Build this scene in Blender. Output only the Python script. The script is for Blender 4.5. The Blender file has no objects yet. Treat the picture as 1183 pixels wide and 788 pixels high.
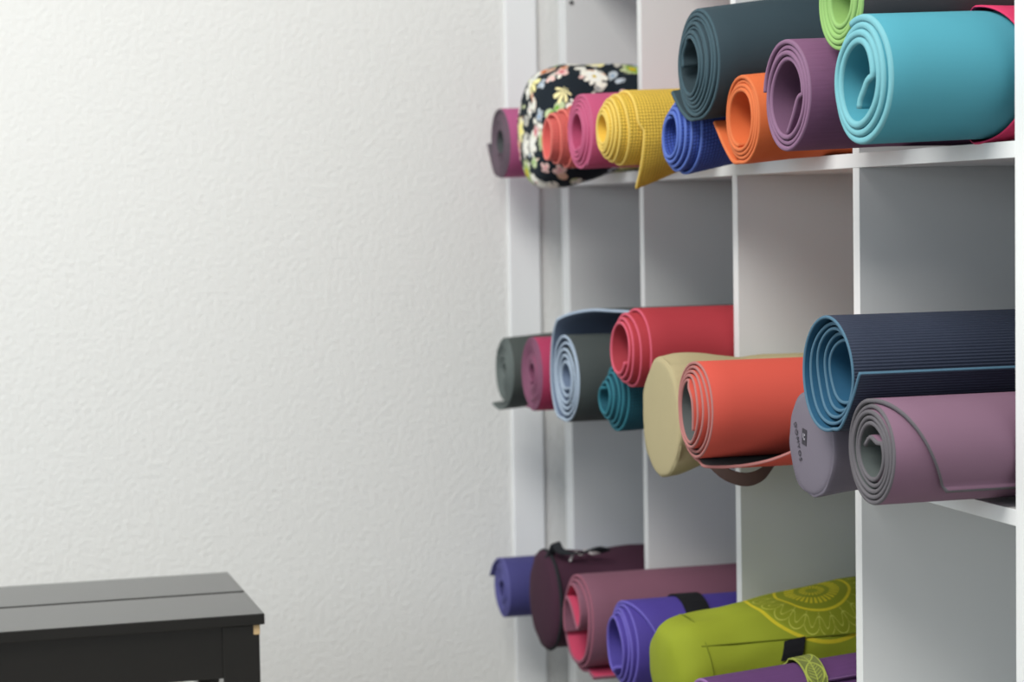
import bpy, bmesh, math, random
from mathutils import Vector, Matrix, noise
from math import sin, cos, pi, radians, sqrt, atan2
S = bpy.context.scene
C = S.collection

# ------------------------------------------------------------------ helpers
def srgb(r, g, b):
    f = lambda c: (c/255/12.92) if c/255 <= .04045 else ((c/255+.055)/1.055)**2.4
    return (f(r), f(g), f(b), 1)

class NT:
    def __init__(s, m):
        m.use_nodes = True; s.t = m.node_tree; s.t.nodes.clear()
        s.out = s.t.nodes.new('ShaderNodeOutputMaterial')
        s.b = s.t.nodes.new('ShaderNodeBsdfPrincipled')
        s.t.links.new(s.b.outputs[0], s.out.inputs[0])
    def n(s, typ, **kw):
        x = s.t.nodes.new(typ)
        for k, v in kw.items(): setattr(x, k, v)
        return x
    def l(s, a, b): s.t.links.new(a, b)
    def m(s, op, a, b=None, c=None):
        x = s.n('ShaderNodeMath', operation=op)
        for i, v in enumerate((a, b, c)):
            if v is None: continue
            if isinstance(v, (int, float)): x.inputs[i].default_value = v
            else: s.l(v, x.inputs[i])
        return x.outputs[0]
    def mix(s, f, a, b):
        x = s.n('ShaderNodeMix', data_type='RGBA')
        for i, v in ((0, f), (6, a), (7, b)):
            if isinstance(v, (int, float)): x.inputs[i].default_value = v
            elif isinstance(v, tuple): x.inputs[i].default_value = v
            else: s.l(v, x.inputs[i])
        return x.outputs[2]
    def uv(s):
        x = s.n('ShaderNodeTexCoord'); y = s.n('ShaderNodeSeparateXYZ'); s.l(x.outputs['UV'], y.inputs[0])
        return x.outputs['UV'], y.outputs[0], y.outputs[1]
    def obj(s):
        x = s.n('ShaderNodeTexCoord'); y = s.n('ShaderNodeSeparateXYZ'); s.l(x.outputs['Object'], y.inputs[0])
        return x.outputs['Object'], y.outputs[0], y.outputs[1], y.outputs[2]
    def noise(s, vec, scale, detail=3, rough=.5):
        x = s.n('ShaderNodeTexNoise'); x.inputs['Scale'].default_value = scale
        x.inputs['Detail'].default_value = detail; x.inputs['Roughness'].default_value = rough
        if vec is not None: s.l(vec, x.inputs['Vector'])
        return x.outputs[0]
    def bump(s, h, strength, dist):
        x = s.n('ShaderNodeBump'); x.inputs['Strength'].default_value = strength
        x.inputs['Distance'].default_value = dist; s.l(h, x.inputs['Height']); s.l(x.outputs[0], s.b.inputs['Normal'])
        return x

def mul(c, k): return (c[0]*k, c[1]*k, c[2]*k, 1)
def soft(c, d=.07, k=.80):
    l = .3*c[0]+.59*c[1]+.11*c[2]
    return tuple((x*(1-d)+l*d)*k for x in c[:3])+(1,)

def plain(name, col, rough=.6, nscale=None, nstr=.2, ndist=.0008, var=.06, spec=.4):
    m = bpy.data.materials.new(name); t = NT(m)
    t.b.inputs['Roughness'].default_value = rough
    t.b.inputs['Specular IOR Level'].default_value = spec
    v = t.obj()[0]
    n1 = t.noise(v, 9, 3)
    t.l(t.mix(n1, mul(col, 1-var), mul(col, 1+var)), t.b.inputs['Base Color'])
    if nscale:
        t.bump(t.noise(v, nscale, 4, .6), nstr, ndist)
    return m

def foam(name, col, kind='plain', rough=.75, speck=.1, pitch=.0042):
    """foam mat skin: plain, waffle (woven grid) or rib"""
    col = soft(col)
    m = bpy.data.materials.new(name); t = NT(m)
    t.b.inputs['Roughness'].default_value = rough
    t.b.inputs['Specular IOR Level'].default_value = .3
    vec, u, v = t.uv()
    n1 = t.noise(vec, 900 if kind == 'plain' else 500, 3, .7)
    n2 = t.noise(vec, 14, 3)
    c = t.mix(n1, mul(col, 1-speck), mul(col, 1+speck))
    c = t.mix(t.m('MULTIPLY', n2, .25), c, mul(col, 1.12))
    h = n1; st, di = .25, .0006
    if kind == 'waffle':
        k = 2*pi/pitch
        a = t.m('ABSOLUTE', t.m('SINE', t.m('MULTIPLY', u, k/2)))
        b = t.m('ABSOLUTE', t.m('SINE', t.m('MULTIPLY', v, k/2)))
        g = t.m('MINIMUM', a, b)
        g = t.m('SMOOTH_MIN', t.m('MULTIPLY', g, 1.9), 1.0, .2)
        c = t.mix(t.m('SUBTRACT', 1.0, g), c, mul(col, .42))
        h = g; st, di = .8, .0012
    if kind == 'rib':
        a = t.m('SINE', t.m('MULTIPLY', u, 2*pi/pitch))
        h = t.m('ADD', a, t.m('MULTIPLY', n1, .5)); st, di = .5, .0006
        c = t.mix(t.m('MULTIPLY_ADD', a, .12, .12), c, mul(col, 1.5))
    if kind == 'grain':
        a = t.noise(None, 1, 4, .7)
        mp = t.n('ShaderNodeMapping'); mp.inputs['Scale'].default_value = (420, 25, 1); t.l(vec, mp.inputs[0])
        a = t.noise(mp.outputs[0], 1, 4, .7)
        c = t.mix(a, mul(col, .78), mul(col, 1.25)); h = a; st, di = .4, .0006
    t.l(c, t.b.inputs['Base Color'])
    t.bump(h, st, di)
    return m

def cloth(name, col, weave=1400, var=.12, rough=.9):
    col = mul(col, .86)
    m = bpy.data.materials.new(name); t = NT(m)
    t.b.inputs['Roughness'].default_value = rough
    t.b.inputs['Specular IOR Level'].default_value = .2
    v = t.obj()[0]
    n = t.noise(v, weave, 2, .6); n2 = t.noise(v, 30, 3)
    c = t.mix(n, mul(col, 1-var), mul(col, 1+var)); c = t.mix(t.m('MULTIPLY', n2, .3), c, mul(col, 1.15))
    t.l(c, t.b.inputs['Base Color'])
    t.bump(n, .3, .0008)
    return m

def link(name, me, mats, parent=None, label=None, cat=None, group=None, kind=None, smooth=True):
    o = bpy.data.objects.new(name, me); C.objects.link(o)
    for m in (mats if isinstance(mats, (list, tuple)) else [mats]): me.materials.append(m)
    if smooth:
        for p in me.polygons: p.use_smooth = True
    if parent: o.parent = parent
    tag(o, label, cat, group, kind)
    return o
def tag(o, label=None, cat=None, group=None, kind=None):
    if label: o['label'] = label
    if cat: o['category'] = cat
    if group: o['group'] = group
    if kind: o['kind'] = kind
def empty(name, loc, label=None, cat=None, group=None):
    o = bpy.data.objects.new(name, None); C.objects.link(o); o.location = loc; o.empty_display_size = .05
    tag(o, label, cat, group); return o
def box_me(name, lo, hi, bev=0.0, seg=2, org=(0, 0, 0)):
    bm = bmesh.new(); bmesh.ops.create_cube(bm, size=1)
    lo = Vector(lo)-Vector(org); hi = Vector(hi)-Vector(org)
    for v in bm.verts:
        v.co = Vector((lo[i] + (v.co[i]+.5)*(hi[i]-lo[i]) for i in range(3)))
    if bev: bmesh.ops.bevel(bm, geom=bm.edges[:], offset=bev, segments=seg, affect='EDGES', profile=.5)
    me = bpy.data.meshes.new(name); bm.to_mesh(me); bm.free(); return me
def box(name, lo, hi, mat, parent=None, bev=0.0, **kw):
    org = parent.location if parent else (0, 0, 0)
    return link(name, box_me(name, lo, hi, bev, org=org), mat, parent, smooth=False, **kw)

# ------------------------------------------------------------------ rolled mats
def catmull(pts, step):
    out = []
    n = len(pts)
    for i in range(n-1):
        p0 = pts[max(i-1, 0)]; p1 = pts[i]; p2 = pts[i+1]; p3 = pts[min(i+2, n-1)]
        d = (p2-p1).length; k = max(1, int(d/step+.5))
        for j in range(k):
            t = j/k
            out.append(.5*((2*p1)+(p2-p0)*t+(2*p0-5*p1+4*p2-p3)*t*t+(3*p1-p0-3*p2+p3)*t*t*t))
    out.append(pts[-1]); return out

def roll_path(R, r0, t, dirn, end, inner=(), tail=(), seed=0, squash=1.0, wob=1.0, shift=(0, 0), gap=1.06):
    """centre line of the sheet from the inner end to the outer end, in (x, z)"""
    rnd = random.Random(seed); ph = rnd.random()*6; ph2 = rnd.random()*6
    rs, re = r0+t/2, R-t/2
    n = max(1, round((re-rs)/(t*gap)))
    pitch = (re-rs)/n
    turns = n
    tot = turns*2*pi; step = .004
    slack = max(0, pitch-t)*.45*wob
    pts = []; phi_end = radians(end); a = 0
    k = int(tot/.11)
    for i in range(k+1):
        f = i/k
        th = phi_end - dirn*tot*(1-f)
        r = rs+(re-rs)*f
        r += slack*sin(3*th*dirn*.37+ph)*(1-f) + slack*.5*sin(1.7*th+ph2)*(1-f)
        e = 1+.022*wob*sin(2*th+ph)*(1-f**3)
        pts.append(Vector((r*cos(th)*e+shift[0]*R*(1-f), r*sin(th)*squash/e+shift[1]*R*(1-f))))
    if inner:
        pre = [Vector((x*R, z*R)) for x, z in inner]
        # skip spiral points until far enough from the last inner control point
        j = min(range(min(len(pts), 60)), key=lambda q: (pts[q]-pre[-1]).length)
        pts = pre + pts[j+2:]
    nb = len(pts)
    if tail: pts = pts + [Vector((x*R, z*R)) for x, z in tail]
    P = catmull(pts, step)
    return P

def roll_mesh(name, R, r0, t, dirn, end, yf, yb, inner=(), tail=(), seed=0, squash=1.0, wob=1.0,
              cone=0.0, skew=0.0, skew_len=0.0, sag=0.0, clamp_tail=None, shift=(0, 0), profile=.42, cone_pow=1.0, gap=1.06):
    """cone: how far the outermost layer's front edge stands back from the innermost's (negative: the other way)
    skew/skew_len: the last skew_len metres of sheet recede by skew"""
    P = roll_path(R, r0, t, dirn, end, inner, tail, seed, squash, wob, shift, gap)
    n = len(P)
    s = [0.0]
    for i in range(1, n): s.append(s[-1]+(P[i]-P[i-1]).length)
    L = s[-1]
    rr = [min(1, p.length/R) for p in P]
    T = []
    for i in range(n):
        d = P[min(i+1, n-1)]-P[max(i-1, 0)]; T.append(d.normalized())
    h = t/2; rho = t*profile
    rnd = random.Random(seed+5); pj = [rnd.random()*6 for _ in range(3)]
    fr = [(rho, 1), (rho*.3, .8), (0, .4), (0, -.4), (rho*.3, -.8), (rho, -1)]
    nY = 9
    ys = [((j+1)/nY)**1.35 for j in range(nY)]
    me = bpy.data.meshes.new(name); verts = []; uvs = []
    ring = len(fr)+2*nY
    for i in range(n):
        nrm = Vector((T[i].y, -T[i].x))*dirn      # points outward (right of travel when ccw)
        f = max(0, (rr[i]-r0/R)/(1-r0/R))
        yo = cone*(f**cone_pow) if cone >= 0 else -cone*(1-f)
        yo += .0012*sin(s[i]*9+pj[0])*(1-f*.5)+.0008*sin(s[i]*31+pj[1])
        if skew_len and s[i] > L-skew_len: yo += skew*((s[i]-(L-skew_len))/skew_len)
        y0 = yf+yo
        loop = [(y0+dy, k) for dy, k in fr]                       # outer -> inner at the front
        loop += [(y0+rho+(yb-y0-rho)*q, -1) for q in ys]           # inner skin, to the back
        loop += [(y0+rho+(yb-y0-rho)*q, 1) for q in reversed(ys)]  # outer skin, back to front
        for y, k in loop:
            p = P[i]+nrm*h*k
            x, z = p.x, p.y
            if clamp_tail is not None and p.length > R*1.0:
                w = min(1, max(0, (y+.145)/.140)); w = w*w*(3-2*w)
                q = p.normalized()*min(p.length, R*(1.0 if k > 0 else .97))
                x = x*(1-w)+q.x*w; z = z*(1-w)+q.y*w
            dz = -sag*min(1, max(0, -y/abs(yf))) if sag else 0
            verts.append((x, y, z+dz)); uvs.append((s[i], y+k*h))
    faces = []; mi = []
    nf = len(fr)
    for i in range(n-1):
        a, b = i*ring, (i+1)*ring
        for j in range(ring):
            k = (j+1) % ring
            faces.append((a+j, a+k, b+k, b+j))
            if j < nf-1 or j == nf+nY-1: mi.append(2)
            elif j < nf+nY-1: mi.append(1)
            else: mi.append(0)
    for base in (0, (n-1)*ring):     # close the two ends of the sheet with a strip of quads
        o_ = list(range(nf+2*nY-1, nf+nY-1, -1))  # outer skin front..back
        i_ = list(range(nf, nf+nY))
        oo = [0]+o_; ii = [nf-1]+i_
        for q in range(nY):
            faces.append((base+oo[q], base+oo[q+1], base+ii[q+1], base+ii[q])); mi.append(2)
        faces.append(tuple(base+q for q in range(nf))); mi.append(2)
    me.from_pydata(verts, [], faces)
    uvl = me.uv_layers.new(name='UVMap')
    for p in me.polygons:
        p.material_index = mi[p.index]
        for li in p.loop_indices: uvl.data[li].uv = uvs[me.loops[li].vertex_index]
    bm = bmesh.new(); bm.from_mesh(me); bmesh.ops.recalc_face_normals(bm, faces=bm.faces[:]); bm.to_mesh(me); bm.free()
    return me

def mat_roll(label, X, Yf, zb, R, cols, r0=.02, t=.0055, dirn=1, end=0, kind='plain', back=.372, group=None, name='yoga_mat',
             inkind='plain', rest=None, tiltx=0, yaw=0, pitch=.0042, speck=.1, **kw):
    oc, ic, ec = cols
    mo = foam(name+'_outer_skin', oc, kind, pitch=pitch, speck=speck)
    mi = foam(name+'_inner_skin', ic, inkind, pitch=pitch, speck=speck)
    me_ = foam(name+'_edge', mul(ec, .86), 'plain', speck=.08)
    if rest is None: rest = zb
    me = roll_mesh(name, R, r0, t, dirn, end, Yf, back, sag=rest-zb, **kw)
    o = link(name, me, [mo, mi, me_], None, label, 'yoga mat', group)
    o.location = (X, 0, rest+R)
    if tiltx or yaw:
        M = Matrix.Translation((X, Yf, rest+R)) @ Matrix.Rotation(radians(yaw), 4, 'Z') @ Matrix.Rotation(radians(tiltx), 4, 'X') @ Matrix.Translation((0, -Yf, 0))
        o.matrix_world = M
    return o

# ------------------------------------------------------------------ camera (about 71 mm on a 36 mm sensor)
cam = bpy.data.cameras.new('camera'); co = bpy.data.objects.new('camera', cam); C.objects.link(co)
F = Vector((-0.9592738, 0.27584333, -0.06086236)); Rt = Vector((0.27735297, 0.96060382, -0.01776606)); U = Vector((-0.05356397, 0.03392288, 0.99798805))
co.matrix_world = Matrix(((Rt.x, U.x, -F.x, 3.1467), (Rt.y, U.y, -F.y, -.9918), (Rt.z, U.z, -F.z, 1.0275), (0, 0, 0, 1)))
cam.sensor_width = 36; cam.lens = 2350.4/1183*36; cam.clip_start = .05
cam.dof.use_dof = True; cam.dof.focus_distance = 2.1; cam.dof.aperture_fstop = 5.6
S.camera = co
S.view_settings.view_transform = 'Standard'; S.view_settings.look = 'None'
S.view_settings.exposure = 0.07; S.view_settings.gamma = 1; S.view_settings.use_curve_mapping = False

# ------------------------------------------------------------------ room
def plaster(name, col, scale=85, dist=.004, strength=.55):
    m = bpy.data.materials.new(name); t = NT(m)
    t.b.inputs['Roughness'].default_value = .9; t.b.inputs['Specular IOR Level'].default_value = .2
    v = t.obj()[0]
    n = t.noise(v, scale, 3, .55)
    n2 = t.noise(v, 2.0, 2)
    t.l(t.mix(n2, mul(col, .985), mul(col, 1.015)), t.b.inputs['Base Color'])
    t.bump(n, strength, dist)
    return m
M_wall = plaster('wall_plaster', (.80, .80, .785, 1), 120, .004, .42)
M_trim = plain('painted_trim', (.86, .87, .88, 1), .5, var=.01)
M_floor = plain('grey_floor', srgb(138, 134, 128), .5, var=.08)
M_ceil = plain('ceiling_paint', (.85, .85, .83, 1), .9, var=.01)
XW = -.034
box('wall_left', (XW-.2, -5.2, 0), (XW, .6, 2.64), M_wall, kind='structure')
box('wall_back', (XW, .40, 0), (5.2, .6, 2.64), M_wall, kind='structure')
box('floor', (XW-.2, -5.2, -.1), (5.2, .6, 0), M_floor, kind='structure')
box('ceiling', (XW-.2, -5.2, 2.64), (5.2, .6, 2.77), M_ceil, kind='structure')
box('trim_1', (XW, -.081, 0), (XW+.007, -.028, 2.64), M_trim, kind='structure', bev=.002)

# ------------------------------------------------------------------ shelf unit, four by four cubes
M_white = plain('white_foil', (.735, .745, .745, 1), .38, var=.01, spec=.4)
M_dark = plain('dark_hole', (.05, .05, .05, 1), .8)
sh = empty('cube_shelf', (.732, .195, 0), 'white cube shelf unit of four columns holding all the rolled mats and bags', 'shelf')
D = .39; W_ = 1.464
box('side_panel', (0, 0, .0), (.038, D, 1.464), M_white, sh, bev=.0008)
box('side_panel', (1.426, 0, .0), (1.464, D, 1.464), M_white, sh, bev=.0008)
box('bottom_board', (.038, 0.0003, 0), (1.426, D, .038), M_white, sh, bev=.0008)
box('top_board', (.038, 0.0003, 1.426), (1.426, D, 1.464), M_white, sh, bev=.0008)
ZB = [.373, .724, 1.075]
for z in ZB: box('shelf_board', (.038, 0.0003, z), (1.426, D, z+.016), M_white, sh, bev=.0006)
for i in range(3):
    x = .373+.351*i
    for z in (.038, .389, .740, 1.091): box('divider', (x, .0008, z), (x+.016, D, z+.335), M_white, sh, bev=.0006)
bm = bmesh.new(); bmesh.ops.create_cone(bm, cap_ends=True, segments=20, radius1=.0035, radius2=.0035, depth=.0012, matrix=Matrix.Rotation(pi/2, 4, 'Y'))
me = bpy.data.meshes.new('peg_hole'); bm.to_mesh(me); bm.free()
o = link('peg_hole', me, M_dark, sh); o.location = Vector((.0386, .0103, 1.366))-sh.location

# ------------------------------------------------------------------ bench
M_blk = bpy.data.materials.new('black_brown_wood'); t = NT(M_blk)
vec = t.obj()[0]; mp = t.n('ShaderNodeMapping'); mp.inputs['Scale'].default_value = (60, 4, 60); t.l(vec, mp.inputs[0])
g = t.noise(mp.outputs[0], 3, 4, .6)
t.l(t.mix(g, srgb(8, 7, 5), srgb(15, 12, 9)), t.b.inputs['Base Color'])
t.b.inputs['Roughness'].default_value = .5; t.b.inputs['Specular IOR Level'].default_value = .25
t.b.inputs['Coat Weight'].default_value = 1; t.b.inputs['Coat Roughness'].default_value = .17; t.b.inputs['Coat IOR'].default_value = 1.45
t.bump(g, .15, .0005)
M_raw = plain('bare_wood', srgb(205, 175, 130), .7)
bn = empty('bench', (.50, -1.1, 0), 'black-brown wooden bench with a top of two planks, before the white wall', 'bench')
BZ = .5424
xf, xb, ye, yl = .660, .343, -.602, -1.60
box('top_plank', (xb, yl, BZ-.014), (xb+.153, ye, BZ), M_blk, bn, bev=.0012)
box('top_plank', (xb+.162, yl, BZ-.014), (xf, ye, BZ), M_blk, bn, bev=.0012)
box('apron', (xf-.030, yl+.05, BZ-.014-.066), (xf-.010, ye-.05, BZ-.0142), M_blk, bn, bev=.001)
box('apron', (xb+.010, yl+.05, BZ-.014-.066), (xb+.030, ye-.05, BZ-.0142), M_blk, bn, bev=.001)
box('end_apron', (xb+.045, ye-.032, BZ-.080), (xf-.045, ye-.012, BZ-.0142), M_blk, bn, bev=.001)
box('end_apron', (xb+.045, yl+.012, BZ-.080), (xf-.045, yl+.032, BZ-.0142), M_blk, bn, bev=.001)
for x0 in (xf-.050, xb+.006):
    for y0 in (ye-.052, yl+.006): box('leg', (x0, y0, 0), (x0+.044, y0+.046, BZ-.0142), M_blk, bn, bev=.0015)
box('wood_chip', (xf-.0075, ye-.0135, BZ-.027), (xf-.0045, ye-.0055, BZ-.0145), M_raw, bn, bev=.001, label='bare wood chip at the leg corner')

# ------------------------------------------------------------------ mats: top row (shelf surface at 1.091)
Z1, Z2, Z3 = 1.0912, .7402, .3892
black_grey = srgb(88, 90, 96)
G1 = 'rolled yoga mats in the top row'; G2 = 'rolled yoga mats in the middle row'; G3 = 'rolled yoga mats in the bottom row'
mat_roll('thin rolled mat, dark grey inside and pink outside, leftmost of the top row', .097, -.129, 1.088, .055, (srgb(196, 92, 146), srgb(84, 88, 90), srgb(118, 98, 112)),
         r0=.0165, t=.0048, dirn=-1, end=-108, tail=[(-.62, -.83), (-1.0, -.42), (-1.36, .0)], seed=1, rest=Z1, group=G1)
mat_roll('coral pink mat pushed out into a cone, in front of the floral bag', .435, -.168, 1.091, .0455, (srgb(250, 112, 104), srgb(240, 104, 98), srgb(255, 128, 116)),
         r0=.026, t=.004, dirn=-1, end=60, kind='waffle', cone=.052, cone_pow=1.0, gap=1.2, seed=2, rest=Z1, group=G1, wob=.5)
mat_roll('magenta pink mat between the coral mat and the yellow mat', .537, -.150, 1.085, .0535, (srgb(206, 82, 128), srgb(190, 70, 112), srgb(216, 98, 142)),
         r0=.021, t=.005, dirn=-1, end=-60, cone=.010, seed=3, rest=Z1, group=G1)
mat_roll('yellow waffle-textured mat with its loose end hanging below the shelf', .655, -.150, 1.087, .0505, (srgb(255, 210, 58), srgb(250, 200, 50), srgb(252, 214, 92)),
         r0=.0145, t=.0045, dirn=-1, end=12, kind='waffle', cone=.038, cone_pow=3.5, tail=[(1.02, -.25), (.97, -.6), (.78, -1.1), (.42, -1.62)], clamp_tail=1, seed=4, rest=Z1, group=G1, wob=.6)
mat_roll('royal blue waffle-textured mat beneath the big dark slate mat', .803, -.112, 1.068, .052, (srgb(62, 92, 190), srgb(60, 88, 186), srgb(92, 122, 210)),
         r0=.021, t=.0045, dirn=1, end=100, kind='waffle', inkind='waffle', cone=.032, cone_pow=3, seed=5, rest=Z1, group=G1, shift=(-.05, .05), gap=1.25)
mat_roll('orange mat with a loose flap reaching up under the dark slate mat', .990, -.099, 1.082, .0520, (srgb(226, 106, 44), srgb(226, 104, 42), srgb(236, 120, 58)),
         r0=.029, t=.0046, dirn=-1, end=-100, cone=.004, tail=[(-.55, -.92), (-1.0, -.62), (-1.42, -.25), (-1.7, .0)], seed=6, rest=Z1, group=G1)
mat_roll('big dark slate-teal mat lying across the blue and orange mats', .895, -.119, 1.136, .0665, (srgb(50, 70, 80), srgb(46, 64, 72), srgb(64, 92, 104)),
         r0=.0275, t=.0048, dirn=-1, end=-96, cone=.008, tail=[(-.45, -.96), (-.85, -.8), (-1.15, -.6), (-1.38, -.42)], inner=[(-.52, -.02), (-.53, .18), (-.38, .36)], shift=(-.2, 0), seed=7, rest=1.152, group=G1, speck=.22)
mat_roll('plum purple mat with a folded-in inner flap, left of the turquoise mat', 1.185, -.127, 1.0865, .0605, (srgb(124, 80, 116), srgb(112, 76, 106), srgb(146, 106, 140)),
         r0=.031, t=.0052, dirn=1, end=172, inner=[(-.02, -.62), (.22, -.34), (.42, -.05)], seed=8, rest=Z1, group=G1, kind='grain', speck=.2)
mat_roll('thick turquoise mat, largest and rightmost of the top row', 1.355, -.130, 1.0865, .0645, (srgb(72, 164, 184), srgb(70, 160, 180), srgb(122, 196, 208)),
         r0=.0275, t=.0074, dirn=1, end=112, cone=.007, inner=[(.06, -.40), (.10, -.27), (.20, -.16), (.32, -.02)], seed=9, rest=Z1, group=G1, shift=(-.1, .02), speck=.05)
mat_roll('lime green edged mat with a dark grey back, lying on top of the turquoise mat', 1.270, -.106, 1.186, .052, (srgb(74, 72, 76), srgb(140, 184, 98), srgb(152, 200, 112)),
         r0=.020, t=.0055, dirn=1, end=20, cone=.0, seed=10, group=G1)

# ------------------------------------------------------------------ mats: middle row (0.740)
mat_roll('dark grey-green mat at the left end of the middle row, loose end lying flat', .140, -.141, .740, .0520, (srgb(78, 86, 84), srgb(92, 100, 98), srgb(112, 122, 120)),
         r0=.008, t=.0045, dirn=-1, end=-62, tail=[(.15, -1.03), (-.2, -1.12), (-.62, -1.19), (-1.0, -1.17), (-1.35, -1.10)], seed=11, rest=.7505, group=G2)
mat_roll('magenta backed mauve mat, second from the left in the middle row', .300, -.144, .743, .0555, (srgb(188, 56, 100), srgb(128, 66, 98), srgb(150, 88, 120)),
         r0=.012, t=.0048, dirn=-1, end=-110, seed=12, rest=.7435, tail=[(-.6, -.92)], group=G2)
mat_roll('pale blue edged grey mat with its outer layer arching loosely over it', .455, -.142, .741, .0630, (srgb(72, 80, 80), srgb(112, 130, 158), srgb(176, 194, 216)),
         r0=.015, t=.0044, dirn=-1, end=-100, cone=0, gap=1.85, tail=[(-.7, -.86), (-1.08, -.35), (-1.14, .25), (-.95, .85), (-.5, 1.28), (.15, 1.46), (.8, 1.46), (1.3, 1.44)], skew=.075, skew_len=.12, seed=13, group=G2, wob=.8)
mat_roll('small dark teal waffle-textured mat under the red mat', .588, -.132, .736, .0475, (srgb(18, 92, 112), srgb(14, 86, 104), srgb(36, 122, 140)),
         r0=.014, t=.0045, dirn=1, end=115, kind='waffle', cone=.024, cone_pow=1.3, gap=1.25, tail=[(-.85, .72), (-1.14, .25), (-1.27, -.1), (-1.32, -.4)], seed=14, rest=Z2, group=G2)
mat_roll('red mat with pink edges resting on the dark teal mat', .665, -.136, .800, .0545, (srgb(184, 50, 62), srgb(176, 52, 66), srgb(230, 92, 118)),
         r0=.0285, t=.0042, dirn=-1, end=-30, cone=.032, cone_pow=2.2, seed=15, group=G2, wob=.6, gap=1.4)
mat_roll('orange-red mat with grey lining and its outer end curled up underneath', .985, -.163, .744, .0590, (srgb(224, 84, 66), srgb(92, 96, 96), srgb(190, 122, 118)),
         r0=.029, t=.0037, dirn=1, end=-92, cone=.011, inner=[(.17, -.36), (.19, -.05), (.13, .24), (-.05, .45)], shift=(-.2, 0), gap=1.35,
         tail=[(.22, -1.06), (.55, -1.04), (.85, -.90), (1.08, -.62), (1.18, -.42)], skew=.13, skew_len=.075, seed=16, rest=.7440, group=G2, speck=.05)
mat_roll('navy ribbed mat with bright blue inside, resting on the mauve mat and the grey bag', 1.276, -.129, .806, .0605, (srgb(50, 58, 78), srgb(26, 86, 120), srgb(82, 124, 150)),
         r0=.026, t=.0036, dirn=1, end=-72, kind='rib', gap=1.85, cone=-.026, tail=[(.62, -.86), (.98, -.44), (1.22, -.05), (1.30, .07)], seed=17, rest=.806, group=G2, pitch=.0032, wob=1.5)
mat_roll('mauve mat with dark grey lining, rightmost of the middle row', 1.370, -.124, .740, .0545, (srgb(136, 101, 124), srgb(84, 92, 91), srgb(108, 104, 110)),
         r0=.017, t=.0046, dirn=-1, end=-34, tail=[(.86, -.64)], cone=.0, gap=1.25, inner=[(-.22, .12), (-.02, .28), (.22, .20)], skew=.055, skew_len=.125, seed=18, rest=Z2, group=G2, speck=.05)

# ------------------------------------------------------------------ mats: bottom row (0.389)
mat_roll('small blue-violet mat with a loose end, leftmost of the bottom row', .090, -.137, .396, .0475, (srgb(74, 72, 138), srgb(64, 62, 124), srgb(98, 96, 168)),
         r0=.011, t=.0046, dirn=1, end=100, tail=[(-.62, .88), (-1.1, .62), (-1.38, .30), (-1.45, .22)], seed=19, rest=.396, group=G3)
mat_roll('large dusty mauve mat with bright pink inside and a folded core', .463, -.139, .390, .0700, (srgb(134, 86, 106), srgb(206, 62, 100), srgb(160, 92, 114)),
         r0=.048, t=.0050, dirn=1, end=-70, cone=.014, inner=[(-.66, -.32), (-.70, 0), (-.64, .28), (-.46, .42), (-.2, .28), (.08, .02), (.25, -.08), (.42, .04), (.52, .28), (.44, .52)], tail=[(.44, -.95), (.66, -1.0)],
         shift=(-.06, 0), seed=20, rest=.390, group=G3, speck=.05)
vm = mat_roll('bright violet mat between the mauve mat and the green bag', .625, -.138, .397, .0610, (srgb(78, 62, 158), srgb(76, 64, 156), srgb(112, 98, 200)),
         r0=.031, t=.0046, dirn=-1, end=2, cone=.022, cone_pow=.8, skew=.03, skew_len=.09, inner=[(.22, -.40), (.1, -.50), (-.08, -.62)], seed=21, rest=.3975, group=G3, shift=(-.1, 0), speck=.2)
pm = mat_roll('dark purple mat with a lilac edge lying before the green bag', .998, -.150, .391, .0530, (srgb(98, 58, 112), srgb(100, 62, 120), srgb(160, 112, 176)),
         r0=.016, t=.0046, dirn=-1, end=66, tail=[(.72, .72)], seed=22, rest=.391, group=G3, tiltx=4.3, kind='grain', back=.33)

# straps round mats ------------------------------------------------
def ribbon(name, pts, widths, wdir, thick, mat, parent=None, **kw):
    """flat band following pts; wdir: width direction per point"""
    P = [Vector(p) for p in pts]; Wd = [Vector(w).normalized() for w in wdir]
    verts = []; faces = []; uv = []
    n = len(P); s = 0
    for i in range(n):
        T = (P[min(i+1, n-1)]-P[max(i-1, 0)]).normalized(); w = Wd[i]; N = T.cross(w).normalized()
        if i: s += (P[i]-P[i-1]).length
        hw = widths/2; ht = thick/2
        for a, b in ((-hw, -ht), (hw, -ht), (hw, ht), (-hw, ht)): verts.append(P[i]+w*a+N*b); uv.append((s, a))
    for i in range(n-1):
        for j in range(4): faces.append((i*4+j, i*4+(j+1) % 4, (i+1)*4+(j+1) % 4, (i+1)*4+j))
    faces += [(0, 1, 2, 3), tuple((n-1)*4+q for q in (3, 2, 1, 0))]
    if parent:
        inv = parent.matrix_basis.inverted(); verts = [inv @ v for v in verts]
    me = bpy.data.meshes.new(name); me.from_pydata([tuple(v) for v in verts], [], faces)
    ul = me.uv_layers.new(name='UVMap')
    for p in me.polygons:
        for li in p.loop_indices: ul.data[li].uv = uv[me.loops[li].vertex_index]
    bm = bmesh.new(); bm.from_mesh(me); bmesh.ops.recalc_face_normals(bm, faces=bm.faces[:]); bm.to_mesh(me); bm.free()
    return link(name, me, mat, parent, smooth=False, **kw)
def spline3(pts, k=8):
    P = [Vector(p) for p in pts]; out = []
    for i in range(len(P)-1):
        a = P[max(i-1, 0)]; b = P[i]; c = P[i+1]; d = P[min(i+2, len(P)-1)]
        for j in range(k):
            t = j/k
            out.append(.5*((2*b)+(c-a)*t+(2*a-5*b+4*c-d)*t*t+(3*b-a-3*c+d)*t*t*t))
    out.append(P[-1]); return out
M_blackweb = cloth('black_webbing', srgb(28, 28, 32), 900)
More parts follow.
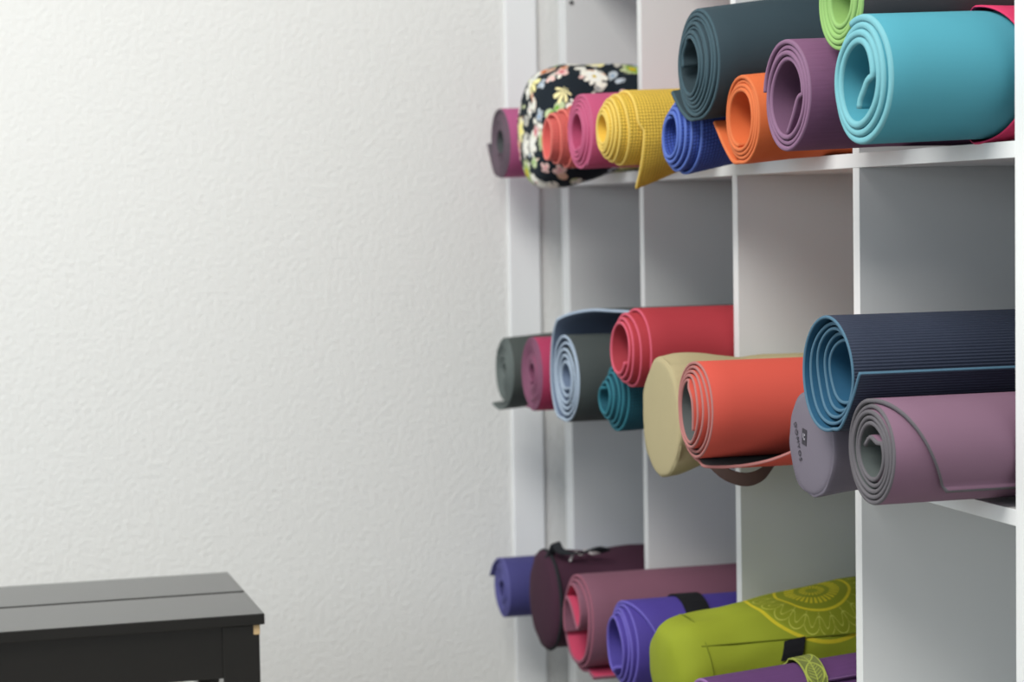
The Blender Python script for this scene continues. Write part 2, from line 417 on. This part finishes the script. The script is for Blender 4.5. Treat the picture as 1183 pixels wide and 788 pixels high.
pts = [(.625+cos(a)*.0622, -.030, .3975+.061+sin(a)*.0622) for a in [radians(q) for q in range(-85, 275, 8)]]
ribbon('strap', pts, .034, [(0, 1, 0)]*len(pts), .0022, M_blackweb, vm, label='black webbing strap')
M_leafband = bpy.data.materials.new('leaf_band'); t = NT(M_leafband)
t.b.inputs['Roughness'].default_value = .85
vec, u, v = t.uv()
leaf = .040
fu = t.m('SUBTRACT', t.m('FRACT', t.m('DIVIDE', u, leaf)), .5)
av = t.m('ABSOLUTE', t.m('DIVIDE', v, .0125))
prof = t.m('SUBTRACT', .85, t.m('MULTIPLY', t.m('MULTIPLY', fu, fu), 3.6))
outl = t.m('LESS_THAN', t.m('ABSOLUTE', t.m('SUBTRACT', av, prof)), .09)
vein = t.m('LESS_THAN', t.m('ABSOLUTE', t.m('SINE', t.m('MULTIPLY', t.m('SUBTRACT', fu, t.m('MULTIPLY', av, .25)), 26))), .28)
vein = t.m('MULTIPLY', vein, t.m('LESS_THAN', av, t.m('MULTIPLY', prof, .75)))
stem = t.m('LESS_THAN', av, .05)
edge = t.m('GREATER_THAN', av, .90)
f = t.m('MAXIMUM', t.m('MAXIMUM', outl, vein), t.m('MAXIMUM', stem, edge))
t.l(t.mix(f, srgb(98, 106, 48), srgb(150, 160, 66)), t.b.inputs['Base Color'])
t.bump(f, .3, .0006)
M_t = pm.matrix_basis
pts = []
for q in range(-170, 191, 6):
    a = radians(q); r = .0552+(.003 if 40 < q < 110 else 0)
    pts.append(M_t @ Vector((cos(a)*r, -.034+.010*sin(a), sin(a)*r)))
ribbon('strap', pts, .025, [(0, 1, .12)]*len(pts), .0016, M_leafband, pm, label='olive strap with a leaf pattern')

# ------------------------------------------------------------------ bags
def lathe_bag(name, R, prof, mat, parent, wr=.0015, wf=18, seed=0, nseg=96, squash=(1, 1), cap=True, sub=3, power=2.0, drop=0, dcut=.13):
    """prof: (y, radius factor); local origin at the axis"""
    pr = catmull([Vector(p) for p in prof], .012)
    verts = []; faces = []; uv = []
    sy = 0
    for i, p in enumerate(pr):
        if i: sy += (pr[i]-pr[i-1]).length if abs(pr[i].y-pr[i-1].y) > 1e-4 else pr[i].x-pr[i-1].x
        for j in range(nseg):
            a = 2*pi*j/nseg
            ca, sa = cos(a), sin(a)
            k = (abs(ca)**power+abs(sa)**power)**(-1/power)
            r = R*p.y*k
            q = Vector((ca*1.0, p.x*wf*.6, sa*1.0+seed*3.1))
            w = noise.noise(q*2.2)*wr + noise.noise(Vector((a*3, p.x*wf*1.7, seed)))*wr*.5*sin(j*pi/nseg)**2
            r += w*min(1, p.y*1.5)
            verts.append((r*ca*squash[0], p.x, r*sa*squash[1]-drop*(1-min(1, max(0, p.x/dcut))))); uv.append((a*R, p.x))
    n = len(pr)
    for i in range(n-1):
        for j in range(nseg):
            k = (j+1) % nseg
            faces.append((i*nseg+j, i*nseg+k, (i+1)*nseg+k, (i+1)*nseg+j))
    if cap:
        faces.append(tuple(range(nseg))); faces.append(tuple((n-1)*nseg+j for j in reversed(range(nseg))))
    me = bpy.data.meshes.new(name); me.from_pydata(verts, [], faces)
    ul = me.uv_layers.new(name='UVMap')
    for p in me.polygons:
        wrap = any(me.loops[l].vertex_index % nseg == 0 for l in p.loop_indices) and any(me.loops[l].vertex_index % nseg == nseg-1 for l in p.loop_indices)
        for li in p.loop_indices:
            vi = me.loops[li].vertex_index; a, b = uv[vi]
            if wrap and vi % nseg == 0: a += 2*pi*R
            ul.data[li].uv = (a, b)
    bm = bmesh.new(); bm.from_mesh(me); bmesh.ops.recalc_face_normals(bm, faces=bm.faces[:]); bm.to_mesh(me); bm.free()
    return link(name, me, mat, parent)
def ring(name, R, r, y, mat, parent, squash=(1, 1), power=2.0, **kw):
    bm = bmesh.new(); N, M = 72, 8; vs = []
    for i in range(N):
        a = 2*pi*i/N; k = (abs(cos(a))**power+abs(sin(a))**power)**(-1/power)
        for j in range(M):
            b = 2*pi*j/M; rr = R*k+r*cos(b)
            vs.append(bm.verts.new((rr*cos(a)*squash[0], y+r*sin(b), rr*sin(a)*squash[1])))
    for i in range(N):
        for j in range(M):
            bm.faces.new((vs[i*M+j], vs[i*M+(j+1) % M], vs[((i+1) % N)*M+(j+1) % M], vs[((i+1) % N)*M+j]))
    bmesh.ops.recalc_face_normals(bm, faces=bm.faces[:])
    me = bpy.data.meshes.new(name); bm.to_mesh(me); bm.free(); return link(name, me, mat, parent, **kw)

# floral bag
M_fl = bpy.data.materials.new('floral_cloth'); t = NT(M_fl)
t.b.inputs['Roughness'].default_value = .85; t.b.inputs['Specular IOR Level'].default_value = .2
vec, ox, oy, oz = t.obj()
def flower_layer(scale, seed, petals, rad, base, prob, ramp, ccol):
    mp = t.n('ShaderNodeMapping'); mp.inputs['Location'].default_value = (seed, seed*.7, seed*1.3); t.l(vec, mp.inputs[0])
    vo = t.n('ShaderNodeTexVoronoi'); vo.inputs['Scale'].default_value = scale; vo.inputs['Randomness'].default_value = .85
    t.l(mp.outputs[0], vo.inputs['Vector'])
    sub = t.n('ShaderNodeVectorMath', operation='SUBTRACT'); 
    # position output is in the texture's own space
    t.l(mp.outputs[0], sub.inputs[0]); t.l(vo.outputs['Position'], sub.inputs[1])
    sp = t.n('ShaderNodeSeparateXYZ'); t.l(sub.outputs[0], sp.inputs[0])
    cs = t.n('ShaderNodeSeparateColor'); t.l(vo.outputs['Color'], cs.inputs[0])
    hor = t.m('ADD', t.m('MULTIPLY', sp.outputs[0], .8), sp.outputs[1])
    ang = t.m('ARCTAN2', sp.outputs[2], hor)
    ang = t.m('ADD', ang, t.m('MULTIPLY', cs.outputs[0], 6.28))
    d = vo.outputs['Distance']
    if isinstance(petals, int):
        pf = t.m('ABSOLUTE', t.m('COSINE', t.m('MULTIPLY', ang, petals/2)))
        edge = t.m('MULTIPLY', t.m('MULTIPLY_ADD', pf, .42, .58), rad)
    else:
        e = t.m('ABSOLUTE', t.m('COSINE', ang)); edge = t.m('MULTIPLY', t.m('MULTIPLY_ADD', t.m('POWER', e, 2.5), .7, .3), rad)
    inside = t.m('MULTIPLY', t.m('LESS_THAN', d, edge), t.m('LESS_THAN', cs.outputs[1], prob))
    rp = t.n('ShaderNodeValToRGB'); rp.color_ramp.interpolation = 'CONSTANT'
    els = rp.color_ramp.elements
    while len(els) < len(ramp): els.new(.5)
    for i, c in enumerate(ramp): els[i].position = i/len(ramp); els[i].color = c
    t.l(cs.outputs[2], rp.inputs[0])
    col = rp.outputs[0]
    rim = t.m('GREATER_THAN', d, t.m('MULTIPLY', edge, .62))
    col = t.mix(t.m('MULTIPLY', rim, .45), col, srgb(240, 232, 214))
    if ccol: col = t.mix(t.m('LESS_THAN', d, rad*.3), col, ccol)
    return t.mix(inside, base, col)
c = srgb(26, 34, 42)
c = flower_layer(28, 3.1, 'leaf', .50, c, .92, [srgb(120, 168, 70), srgb(96, 140, 180), srgb(225, 225, 218), srgb(196, 100, 40), srgb(150, 150, 150)], None)
c = flower_layer(36, 7.7, 5, .46, c, .7, [srgb(224, 224, 218), srgb(110, 150, 190), srgb(214, 140, 150), srgb(225, 225, 220)], srgb(190, 70, 60))
c = flower_layer(20, 1.9, 9, .44, c, .75, [srgb(238, 226, 120), srgb(236, 200, 176), srgb(232, 222, 90), srgb(235, 235, 230), srgb(140, 170, 70)], srgb(206, 176, 40))
t.l(c, t.b.inputs['Base Color']); t.bump(t.noise(vec, 900, 2), .2, .0006)
fb = empty('mat_bag', (.278, -.137, 1.0915+.0795), 'black floral print mat bag, tall rounded roll behind the coral mat', 'mat bag')
lathe_bag('body', .0895, [(0, .02), (.0005, .45), (.003, .72), (.012, .88), (.028, .97), (.055, 1.0), (.09, .95), (.137, .88), (.25, .87), (.42, .87), (.50, .86)], M_fl, fb, wr=.003, seed=1, squash=(.98, 1.0), power=2.15, drop=.020)
# beige bag
M_beige = cloth('beige_canvas', srgb(176, 164, 128)); M_brown = cloth('brown_webbing', srgb(104, 84, 78), 700)
M_brown_rib = M_brown
bb = empty('mat_bag', (.820, -.135, .7405+.058), 'beige canvas mat bag with a brown webbing strap, between the red and orange-red mats', 'mat bag')
lathe_bag('body', .0735, [(0, .98), (.004, 1.0), (.02, 1.0), (.05, .92), (.09, .82), (.137, .745), (.3, .74), (.49, .74)], M_beige, bb, wr=.006, wf=10, seed=2, squash=(.9, 1.0), drop=.020)
lathe_bag('end_panel', .0735, [(-.0035, .02), (-.003, .5), (-.0015, .9), (.001, .965), (.0035, .985)], M_beige, bb, wr=.0025, wf=8, seed=3, squash=(.9, 1.0), drop=.020)
sp = spline3([(.905, -.128, .756), (.918, -.113, .738), (.926, -.098, .723), (.930, -.080, .715), (.931, -.064, .714), (.930, -.048, .720), (.927, -.036, .732), (.922, -.026, .741), (.915, -.010, .745), (.905, .004, .745)], 6)
ribbon('strap', sp, .019, [(.45, -.20, .85)]*len(sp), .0018, M_brown, bb, label='brown webbing strap hanging in a loop')
# grey bag with lettering
M_grey = cloth('grey_cloth', srgb(118, 112, 124)); M_ink = plain('dark_print', srgb(52, 50, 58), .7); M_inklight = plain('pale_print', srgb(150, 146, 156), .7)
gb = empty('mat_bag', (1.180, -.100, .7405+.0555), 'grey mat bag with dark lettering on its round end, below the navy mat', 'mat bag')
lathe_bag('body', .0565, [(0, .97), (.004, 1.0), (.03, 1.0), (.15, .98), (.3, .98), (.49, .96)], M_grey, gb, wr=.003, wf=14, seed=4, drop=.013, dcut=.1)
lathe_bag('end_panel', .0565, [(-.004, .02), (-.0035, .5), (-.002, .85), (0, .955), (.002, .975)], M_grey, gb, wr=.0004, wf=8, seed=5, drop=.013, dcut=.1)
cu = bpy.data.curves.new('lettering', 'FONT'); cu.body = 'DOMYOS'; cu.size = .0085; cu.space_character = 1.32; cu.align_x = 'CENTER'; cu.extrude = .0002; cu.resolution_u = 4
to = bpy.data.objects.new('tmp', cu); C.objects.link(to); dg = bpy.context.evaluated_depsgraph_get()
me = bpy.data.meshes.new_from_object(to.evaluated_get(dg)); bpy.data.objects.remove(to)
lo = link('lettering', me, M_ink, gb, smooth=False, label='dark brand lettering running downwards')
TXT = (1.1540, -.1046, .7822)
rot = Matrix(((0, 1, 0, 0), (0, 0, -1, 0), (-1, 0, 0, 0), (0, 0, 0, 1)))
lo.matrix_basis = Matrix.Translation(Vector(TXT)-gb.location) @ Matrix.Rotation(radians(-20), 4, 'Y') @ rot
bm = bmesh.new()
vs = [bm.verts.new(p) for p in ((-.010, 0, -.010), (.008, 0, -.012), (.010, 0, .009), (-.008, 0, .011))]
f = bm.faces.new(vs); ext = bmesh.ops.extrude_face_region(bm, geom=[f])
for g_ in ext['geom']:
    if isinstance(g_, bmesh.types.BMVert): g_.co.y += .0004
bmesh.ops.recalc_face_normals(bm, faces=bm.faces[:])
me = bpy.data.meshes.new('emblem'); bm.to_mesh(me); bm.free()
em = link('emblem', me, M_ink, gb, smooth=False, label='dark square emblem'); em.location = Vector((1.173, -.1046, .7900))-gb.location; em.scale = (.62, 1, .80)
bm = bmesh.new()
for lo_, hi_ in (((-.004, -.0004, -.0045), (.0035, -.0001, -.0020)), ((-.004, -.0004, -.0045), (-.0015, -.0001, .0045)), ((.001, -.0004, .001), (.0045, -.0001, .0038))):
    g0 = bmesh.ops.create_cube(bm, size=1)['verts']
    for v in g0: v.co = Vector((lo_[i]+(v.co[i]+.5)*(hi_[i]-lo_[i]) for i in range(3)))
me = bpy.data.meshes.new('emblem_mark'); bm.to_mesh(me); bm.free(); link('emblem_mark', me, M_inklight, em, smooth=False)
# maroon bag
M_mar = cloth('maroon_mesh_cloth', srgb(68, 40, 56), 500, .25); M_blk2 = cloth('black_trim', srgb(40, 42, 46), 800); M_cord = plain('grey_cord', srgb(170, 165, 165), .6)
mb = empty('mat_bag', (.297, -.130, .3895+.073), 'dark maroon cloth mat bag with black trim, between the blue-violet and mauve mats', 'mat bag')
lathe_bag('body', .0725, [(0, .985), (.004, 1.0), (.03, .99), (.08, .96), (.15, .98), (.3, 1.0), (.49, .95)], M_mar, mb, wr=.003, wf=14, seed=6)
lathe_bag('end_panel', .0725, [(-.009, .02), (-.008, .45), (-.005, .8), (-.001, .955), (.002, .985)], M_mar, mb, wr=.002, wf=12, seed=7)
ring('trim', .0725, .0028, .0045, M_blk2, mb)
sp = spline3([(.315, -.127, .529), (.323, -.124, .538), (.330, -.121, .550), (.338, -.117, .541), (.345, -.105, .537), (.35, -.085, .538), (.354, -.068, .543), (.350, -.050, .538)], 5)
ribbon('strap', sp, .013, [(.2, .9, .3)]*len(sp), .004, M_blk2, mb, label='black strap knotted on top')
sp = spline3([(.343, -.103, .527), (.337, -.094, .536), (.340, -.084, .534), (.334, -.076, .538), (.340, -.068, .534), (.338, -.056, .535)], 5)
ribbon('drawcord', sp, .004, [(0, .3, 1)]*len(sp), .003, M_cord, mb, label='pale drawcord')

# green bag with embroidered mandala
M_gr = bpy.data.materials.new('green_cloth'); t = NT(M_gr)
t.b.inputs['Roughness'].default_value = .82; t.b.inputs['Specular IOR Level'].default_value = .25
vec, u, v = t.uv()
base = srgb(132, 142, 36); n = t.noise(vec, 1200, 2); n2 = t.noise(vec, 18, 3)
c = t.mix(n, mul(base, .9), mul(base, 1.1)); c = t.mix(t.m('MULTIPLY', n2, .25), c, mul(base, 1.2))
MU, MV = .0, .205       # mandala centre on the unrolled surface, set below through attributes
RB = .070
MU = radians(86)*RB
du = t.m('SUBTRACT', u, MU); dv = t.m('SUBTRACT', v, MV)
rad = t.m('SQRT', t.m('ADD', t.m('MULTIPLY', du, du), t.m('MULTIPLY', dv, dv)))
ang = t.m('ARCTAN2', du, dv)
rad = t.m('DIVIDE', rad, .79)
dirt = t.m('MULTIPLY_ADD', t.noise(vec, 160, 2), .35, .75)
def band(a, b): return t.m('MULTIPLY', t.m('GREATER_THAN', rad, a), t.m('LESS_THAN', rad, b))
# inner short petals
p1 = t.m('MULTIPLY', t.m('GREATER_THAN', t.m('COSINE', t.m('MULTIPLY', ang, 34)), -.1), band(.028, .043))
core = t.m('MULTIPLY', t.m('GREATER_THAN', t.m('COSINE', t.m('MULTIPLY', ang, 20)), .1), band(.010, .020))
r1 = band(.056, .0605)
rr_ = t.m('ADD', .080, t.m('MULTIPLY', t.m('POWER', t.m('ABSOLUTE', t.m('COSINE', t.m('MULTIPLY', ang, 11))), .45), .019))
pet = t.m('MULTIPLY', t.m('LESS_THAN', t.m('ABSOLUTE', t.m('SUBTRACT', rad, rr_)), .0011), 1.0)
pw = t.m('ABSOLUTE', t.m('SINE', t.m('MULTIPLY', ang, 11)))
inn = t.m('ADD', .070, t.m('MULTIPLY', t.m('POWER', t.m('ABSOLUTE', t.m('COSINE', t.m('MULTIPLY', ang, 11))), 3), .018))
pet2 = t.m('LESS_THAN', t.m('ABSOLUTE', t.m('SUBTRACT', rad, inn)), .0010)
ray = t.m('MULTIPLY', t.m('LESS_THAN', t.m('ABSOLUTE', t.m('COSINE', t.m('MULTIPLY', ang, 11))), .07), band(.062, .082))
r2 = band(.104, .110)
gold = srgb(200, 184, 42); fine = srgb(182, 184, 82); dark = srgb(122, 128, 26)
c = t.mix(t.m('MULTIPLY', band(0, .100), .55), c, dark)
c = t.mix(t.m('MULTIPLY', t.m('MAXIMUM', t.m('MAXIMUM', pet, pet2), ray), .85), c, fine)
c = t.mix(t.m('MULTIPLY', t.m('MAXIMUM', t.m('MAXIMUM', p1, core), t.m('MAXIMUM', r1, r2)), dirt), c, gold)
t.l(c, t.b.inputs['Base Color']); t.bump(n, .2, .0006)
M_gr2 = cloth('green_cloth_end', srgb(120, 130, 34))
gg = empty('mat_bag', (.842, -.145, .3895+.073), 'lime green mat bag embroidered with a gold mandala, in the bottom row', 'mat bag')
gg.rotation_euler = (radians(7.0), 0, 0)
lathe_bag('body', RB, [(-.004, .03), (-.002, .45), (.004, .78), (.016, .93), (.035, 1.0), (.07, 1.0), (.12, 1.02), (.25, 1.05), (.36, 1.0)], M_gr, gg, wr=.004, wf=12, seed=8, squash=(1.0, 1.0), power=2.2)
ring('seam', .0708, .0009, .040, M_gr2, gg, power=2.2)
sp = [Vector((.0725, y, -.008+.004*sin(y*20))) for y in [q*.02+.04 for q in range(16)]]
sp = [gg.matrix_basis @ Vector((p.x+.0005, p.y, p.z)) for p in sp]
def tube(name, pts, r, mat, parent, **kw):
    verts = []; faces = []; M = 6; P = [Vector(p) for p in pts]
    for i, q in enumerate(P):
        T = (P[min(i+1, len(P)-1)]-P[max(i-1, 0)]).normalized(); A = T.orthogonal().normalized(); B = T.cross(A)
        for j in range(M): verts.append(q+A*r*cos(2*pi*j/M)+B*r*sin(2*pi*j/M))
    for i in range(len(P)-1):
        for j in range(M): faces.append((i*M+j, i*M+(j+1) % M, (i+1)*M+(j+1) % M, (i+1)*M+j))
    faces += [tuple(reversed(range(M))), tuple((len(P)-1)*M+j for j in range(M))]
    me = bpy.data.meshes.new(name); me.from_pydata([tuple(v) for v in verts], [], faces); return link(name, me, mat, parent, **kw)
def gsurf(z, y, off=0):
    f = 1.0 if y < .07 else 1+.02*(y-.07)/.05 if y < .12 else 1.02+.03*(y-.12)/.13
    r = RB*f; x = (max(0, r**2.2-abs(z)**2.2))**(1/2.2)
    return Vector((x+off, y, z))
tube('seam', [gsurf(.046-.10*(y-.03), y, .0012) for y in [.034+.0155*i for i in range(17)]], .0010, M_gr2, gg)
sp = [gg.matrix_basis @ gsurf(z, .150-(.036-z)*.5, .0035+o) for z, o in ((.034, 0), (.028, .001), (.020, .002), (.013, .002))]
ribbon('buckle_tab', sp, .027, [(0, 1, .15)]*len(sp), .003, M_blackweb, gg, label='black webbing tab on the side seam')

# pink sleeve over the rear of the turquoise mat
M_pink = cloth('pink_cloth', srgb(206, 58, 100), 600)
N = 64; verts = []; faces = []
Rs = .0662
for i in range(N):
    a = 2*pi*i/N
    y0 = -.004 + .022*abs(cos(a))
    for k, (y, r) in enumerate(((y0, Rs), (y0+.002, Rs+.0012), (y0+.02, Rs+.001), (.25, Rs), (.375, Rs))):
        verts.append((r*cos(a), y, r*sin(a)))
for i in range(N):
    for k in range(4): faces.append((i*5+k, ((i+1) % N)*5+k, ((i+1) % N)*5+k+1, i*5+k+1))
me = bpy.data.meshes.new('mat_sleeve'); me.from_pydata(verts, [], faces)
ps = link('mat_sleeve', me, M_pink, None, 'pink cloth sleeve pulled over the rear of the turquoise mat', 'sleeve')
ps.location = (1.3565, 0, 1.091+.0665)
md = ps.modifiers.new('s', 'SOLIDIFY'); md.thickness = .0012; md.offset = 1

# ------------------------------------------------------------------ light
w = bpy.data.worlds.new('world'); S.world = w; w.use_nodes = True
bg = w.node_tree.nodes['Background']; bg.inputs[0].default_value = (.80, .90, 1.0, 1); bg.inputs[1].default_value = .46
def area(name, loc, target, size, sy, power, col):
    l = bpy.data.lights.new(name, 'AREA'); l.shape = 'RECTANGLE'; l.size = size; l.size_y = sy; l.energy = power; l.color = col
    o = bpy.data.objects.new(name, l); C.objects.link(o); o.location = loc
    o.rotation_euler = (Vector(target)-Vector(loc)).to_track_quat('-Z', 'Y').to_euler(); return o
area('ceiling_lamp', (1.95, -1.45, 2.60), (1.95, -1.45, 0), 1.5, 1.1, 80, (1, .98, .935))
area('window_daylight', (2.6, -4.6, 1.75), (.6, 0, 1.3), 3.0, 1.2, 50, (.84, .94, .99))
